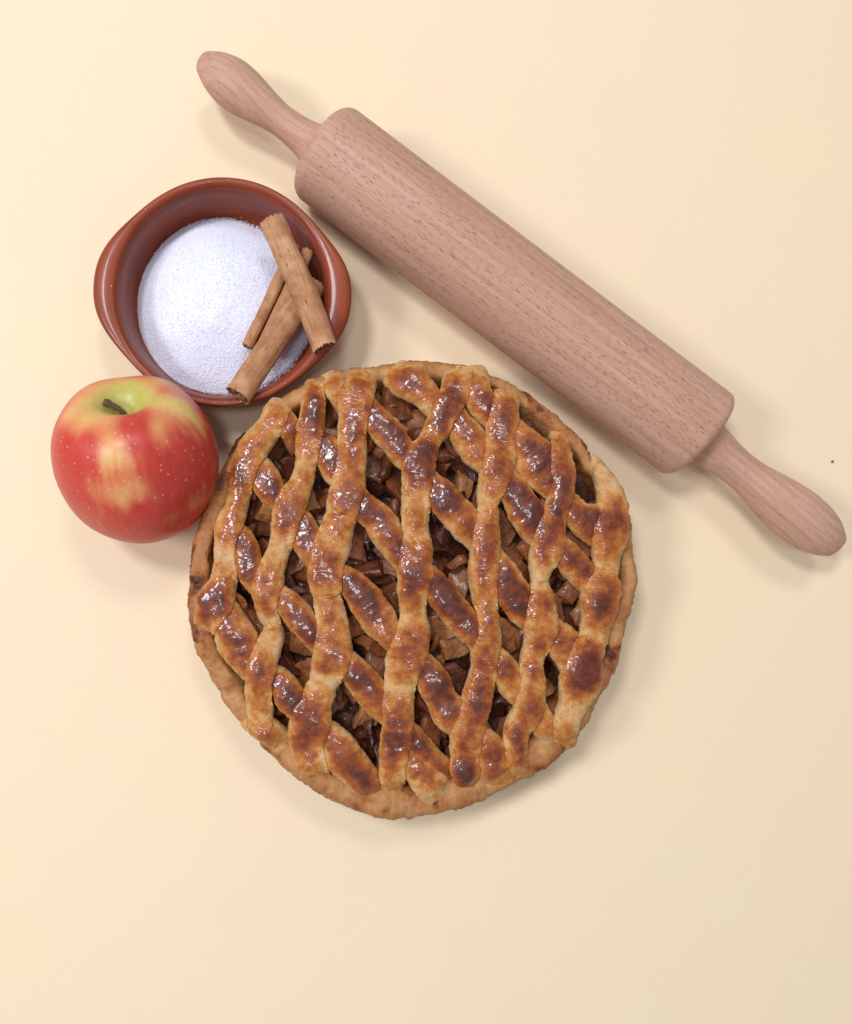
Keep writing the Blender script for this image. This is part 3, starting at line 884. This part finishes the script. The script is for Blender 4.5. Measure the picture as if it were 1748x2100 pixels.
def stick(p0, p1, a, b, roll, seed, label, bow=0.0008, turns=1.35, th=0.00042):
    P = scroll_section(a, b, turns)
    T = np.gradient(P, axis=0); T /= np.linalg.norm(T, axis=1)[:, None]
    Nn = np.stack([-T[:, 1], T[:, 0]], 1)
    outer, inner = P + Nn * th, (P - Nn * th)[::-1]
    loop = np.vstack([outer, inner])
    cr, sr = math.cos(roll), math.sin(roll)
    m = len(loop)
    d = p1 - p0; L = d.length
    n = 110
    xs = np.linspace(0, L, n)
    V = np.zeros((n, m, 3))
    jag0 = np.array([mn.noise((k2[0] * 900, k2[1] * 900, seed)) for k2 in loop]) * 0.0011
    jag1 = np.array([mn.noise((k2[0] * 900, k2[1] * 900, seed + 9)) for k2 in loop]) * 0.0011
    for i, x in enumerate(xs):
        f = x / L
        s = 1 + 0.07 * mn.noise((x * 40, seed, 1)) + 0.04 * mn.noise((x * 120, seed, 4))
        X = x + jag0 * max(0, 1 - f * 8) + jag1 * max(0, 1 - (1 - f) * 8)
        yy = loop[:, 0] * s; zz = loop[:, 1] * s
        nzv = np.array([mn.noise((x * 70, k2[0] * 500 + seed, k2[1] * 500)) for k2 in loop[::1]]) * 0.00022
        rad = np.hypot(yy, zz) + 1e-6
        yy = yy + yy / rad * nzv; zz = zz + zz / rad * nzv
        Y = yy * cr - zz * sr + bow * math.sin(math.pi * f) + 0.0004 * mn.noise((x * 30, seed, 7))
        Z = yy * sr + zz * cr
        V[i, :, 0] = X; V[i, :, 1] = Y; V[i, :, 2] = Z
    hm = len(outer)
    Fq = [tuple(f) for f in grid_faces(n, m).tolist()]
    caps = []
    for i in range(hm - 1):
        a0_, a1_, b1_, b0_ = i, i + 1, m - 2 - i, m - 1 - i
        caps.append((a0_, b0_, b1_, a1_)[::-1])
        o_ = (n - 1) * m
        caps.append((o_ + a0_, o_ + b0_, o_ + b1_, o_ + a1_))
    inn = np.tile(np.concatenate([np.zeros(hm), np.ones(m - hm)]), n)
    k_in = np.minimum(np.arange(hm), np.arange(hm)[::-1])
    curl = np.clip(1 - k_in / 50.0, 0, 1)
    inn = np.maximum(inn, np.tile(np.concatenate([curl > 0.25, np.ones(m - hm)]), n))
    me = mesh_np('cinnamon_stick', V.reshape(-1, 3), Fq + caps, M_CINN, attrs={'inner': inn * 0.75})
    bm = bmesh.new(); bm.from_mesh(me); bmesh.ops.recalc_face_normals(bm, faces=bm.faces[:]); bm.to_mesh(me); bm.free()
    me.set_sharp_from_angle(angle=math.radians(50))
    o = obj('cinnamon_stick', me, None, label, 'cinnamon stick', 'cinnamon sticks in the bowl')
    o.location = p0
    o.rotation_euler = d.to_track_quat('X', 'Z').to_euler()
    return o
def R6(x, y, z): return W(173.9 + 0.33164 * x, 347.8 + 0.33164 * y, z)
stick(R6(1160, 318, 0.0335), R6(1487, 1105, 0.0400), 0.0056, 0.0048, 0.15, 1.0, 'topmost cinnamon stick, lying across the two others with one end over the rim')
stick(R6(1420, 715, 0.0195), R6(945, 1400, 0.0385), 0.0057, 0.0050, -0.1, 2.0, 'cinnamon stick whose lower end juts over the front rim of the bowl', bow=-0.0006)
stick(R6(1345, 485, 0.0215), R6(1045, 1110, 0.0225), 0.0060, 0.0046, math.pi + 0.2, 3.0, 'lowest cinnamon stick, resting on the sugar beneath the two others', bow=0.0)

# ------------------------------------------------------------------ apple
RA = 0.0366
ZA = 0.0345
ac = W(284, 946, ZA)
apple = thing('apple', 'red and yellow apple leaning beside the pie and the bowl', 'apple', (ac.x, ac.y, 0))
to_cam = (Vector((0, 0, CAM_H)) - ac).normalized()
e_r = Vector((1, 0, 0)); e_r = (e_r - to_cam * e_r.dot(to_cam)).normalized()
e_u = to_cam.cross(e_r)
axis = (e_r * -0.16 + e_u * 0.83 + to_cam * 0.53).normalized()
q = Vector((0, 0, 1)).rotation_difference(axis)
prof = [(0.0, 0.54), (0.04, 0.57), (0.10, 0.65), (0.18, 0.78), (0.29, 0.88), (0.44, 0.92), (0.62, 0.885), (0.80, 0.74), (0.94, 0.47), (1.0, 0.15), (0.995, -0.1), (0.93, -0.40), (0.81, -0.66), (0.64, -0.84), (0.47, -0.92), (0.34, -0.92), (0.22, -0.86), (0.10, -0.78), (0.0, -0.76)]
Pp, _ = spline([(a, b, 0) for a, b in prof], 150)
ma = 220
ta = np.linspace(-math.pi, math.pi, ma, endpoint=False)
VA = []
for rr_, zz_, _ in Pp:
    lob = 1 + 0.016 * np.cos(5 * ta + 0.5) * (0.4 + abs(zz_)) + 0.02 * np.cos(2 * ta + 1.0)
    zl = zz_ + 0.022 * np.cos(5 * ta + 0.5) * max(0, abs(zz_) - 0.4) * (1 if zz_ < 0 else 1) * rr_ + 0.03 * np.cos(ta - 2.0) * rr_
    VA.append(np.stack([rr_ * lob * np.cos(ta), rr_ * lob * np.sin(ta), zl * 0.95], 1))
VA = np.array(VA).reshape(-1, 3)
Fa = grid_faces(150, ma)[:, ::-1]
Mq = np.array(q.to_matrix())
ND = VA / np.linalg.norm(VA, axis=1)[:, None]
def pdir(x5, y5):
    """direction, in the apple's own frame, of a mark seen at a close-up point"""
    o = Vector((0, 0, CAM_H)); d = (W(81.2 + 0.23215 * x5, 730.4 + 0.23215 * y5, 0.03) - o).normalized()
    oc = o - ac; b_ = oc.dot(d); c_ = oc.dot(oc) - RA ** 2
    disc = max(b_ * b_ - c_, 0)
    p = o + d * (-b_ - math.sqrt(disc)) - ac
    return np.array(q.inverted() @ p.normalized())
pol = np.arccos(np.clip(ND[:, 2], -1, 1))
az = np.arctan2(ND[:, 1], ND[:, 0])
ring = np.stack([np.cos(az) * 3.2, np.sin(az) * 3.2, pol * 1.1], 1)
st1 = n3(ring, 1.6, 1.0, 3); st2 = n3(ring * np.array([9, 9, 1.3]), 1.0, 4.0, 3); bl = n3(ND, 2.2, 7.0, 2)
def patch(x, y, ra, rb=None):
    d = pdir(x, y); rb = rb or ra
    p0 = math.acos(max(-1, min(1, d[2]))); a0 = math.atan2(d[1], d[0])
    da = (az - a0 + math.pi) % (2 * math.pi) - math.pi
    return np.exp(-((da * np.sin(pol) / ra) ** 2 + ((pol - p0) / rb) ** 2))
front = patch(700, 900, 1.3, 9.0)
yel = 0.95 * (1 - sm(0.22, 1.05, pol + 0.16 * front + 0.16 * st1 + 0.06 * st2))
yel = yel + 0.60 * patch(655, 930, 0.15, 0.34) + 0.80 * patch(1290, 520, 0.16, 0.30) + 0.40 * patch(470, 1190, 0.30, 0.16) + 0.42 * patch(1060, 700, 0.13, 0.26) + 0.55 * patch(340, 560, 0.28, 0.22) + 0.30 * patch(800, 1200, 0.2, 0.15)
yel = yel - 0.6 * patch(860, 540, 0.24, 0.24) - 0.3 * patch(250, 900, 0.2, 0.3) + 0.24 * st1 + 0.10 * st2 + 0.34 * bl + 0.07
yel = np.clip(yel, 0, 1.15)
cR, cO, cY, cG, cD = [np.array(srgb(*c)[:3]) for c in ((206, 70, 56), (220, 134, 88), (226, 190, 112), (182, 180, 88), (180, 44, 40))]
col = cR[None] * np.ones((len(VA), 1))
dk = np.clip(0.35 * patch(1400, 1100, 0.5, 0.6) + 0.35 * st2 + 0.2 * bl + 0.15, 0, 0.8)[:, None]
col = col * (1 - dk) + cD * dk
f = sm(0.05, 0.60, yel)[:, None]; col = col * (1 - f) + cO * f
f = sm(0.40, 1.05, yel)[:, None]; col = col * (1 - f) + cY * f
g = (sm(0.62, 0.25, pol) * 0.9)[:, None] * sm(0.5, 0.9, yel)[:, None]; col = col * (1 - g) + cG * g
dots = 1 - sm(0.5, 0.9, yel)
V = (VA * RA) @ Mq.T
zoff = -V[:, 2].min()
V[:, 2] += zoff
me = mesh_np('apple_skin', V, Fa, M_APPLE, attrs={'dots': dots}, colors={'skin': np.concatenate([col, np.ones((len(col), 1))], 1)})
obj('fruit', me, apple)
# stem
SP = [(0, 0, 0.45), (-0.01, 0.0, 0.62), (-0.05, 0.02, 0.72), (-0.13, 0.04, 0.80), (-0.22, 0.06, 0.86)]
sp = np.array(SP) * RA
tt = np.linspace(0, len(SP) - 1, 24)
cl = np.stack([np.interp(tt, np.arange(len(SP)), sp[:, k]) for k in range(3)], 1)
for _ in range(3): cl[1:-1] = (cl[:-2] + cl[1:-1] * 2 + cl[2:]) / 4
# bend the tip towards the photographed direction
tipdir = np.array(q.inverted() @ (e_r * -1.0 + e_u * 0.25))
tipdir[2] = 0; tipdir /= np.linalg.norm(tipdir)
bendv = -cl[:, 0:1] / RA
cl = np.stack([np.zeros(24), np.zeros(24), cl[:, 2]], 1) + tipdir[None] * bendv * RA * 1.1
T = np.gradient(cl, axis=0); T /= np.linalg.norm(T, axis=1)[:, None]
n1 = np.cross(T, [0.3, 1, 0]); n1 /= np.linalg.norm(n1, axis=1)[:, None]; n2 = np.cross(T, n1)
ph = np.linspace(0, 2 * math.pi, 16, endpoint=False)
rs = np.interp(np.linspace(0, 1, 24), [0, 0.6, 0.85, 0.95, 1], [0.0011, 0.0011, 0.0014, 0.0018, 0.0013])
VV = cl[:, None, :] + (n1[:, None, :] * np.cos(ph)[None, :, None] + n2[:, None, :] * np.sin(ph)[None, :, None]) * rs[:, None, None]
VV = VV.reshape(-1, 3)
VV += (n3(VV, 700, 1.0) * 0.00025)[:, None] * np.ones(3)
VV = np.vstack([VV, cl[-1]])
Fs = [tuple(f) for f in grid_faces(24, 16).tolist()] + [(384, 23 * 16 + i, 23 * 16 + (i + 1) % 16) for i in range(16)]
Vst = VV @ Mq.T; Vst[:, 2] += zoff
obj('stem', mesh_np('stem', Vst, Fs, M_STEM), apple)

# ------------------------------------------------------------------ crumb
def crumb(u, v, s, label):
    bm = bmesh.new(); bmesh.ops.create_icosphere(bm, subdivisions=2, radius=s)
    for vv in bm.verts:
        vv.co *= 1 + 0.5 * mn.noise(vv.co * 1500 + Vector((u, v, 0)))
        vv.co.z *= 0.6
    me = bpy.data.meshes.new('crumb'); bm.to_mesh(me); bm.free(); me.materials.append(M_CRUMB)
    o = obj('crumb', me, None, label, 'crumb', 'stray crumbs on the table')
    p = W(u, v, 0); o.location = (p.x, p.y, s * 0.55)
crumb(1707, 947, 0.0007, 'tiny brown crumb on the table near the rolling pin\'s lower handle')
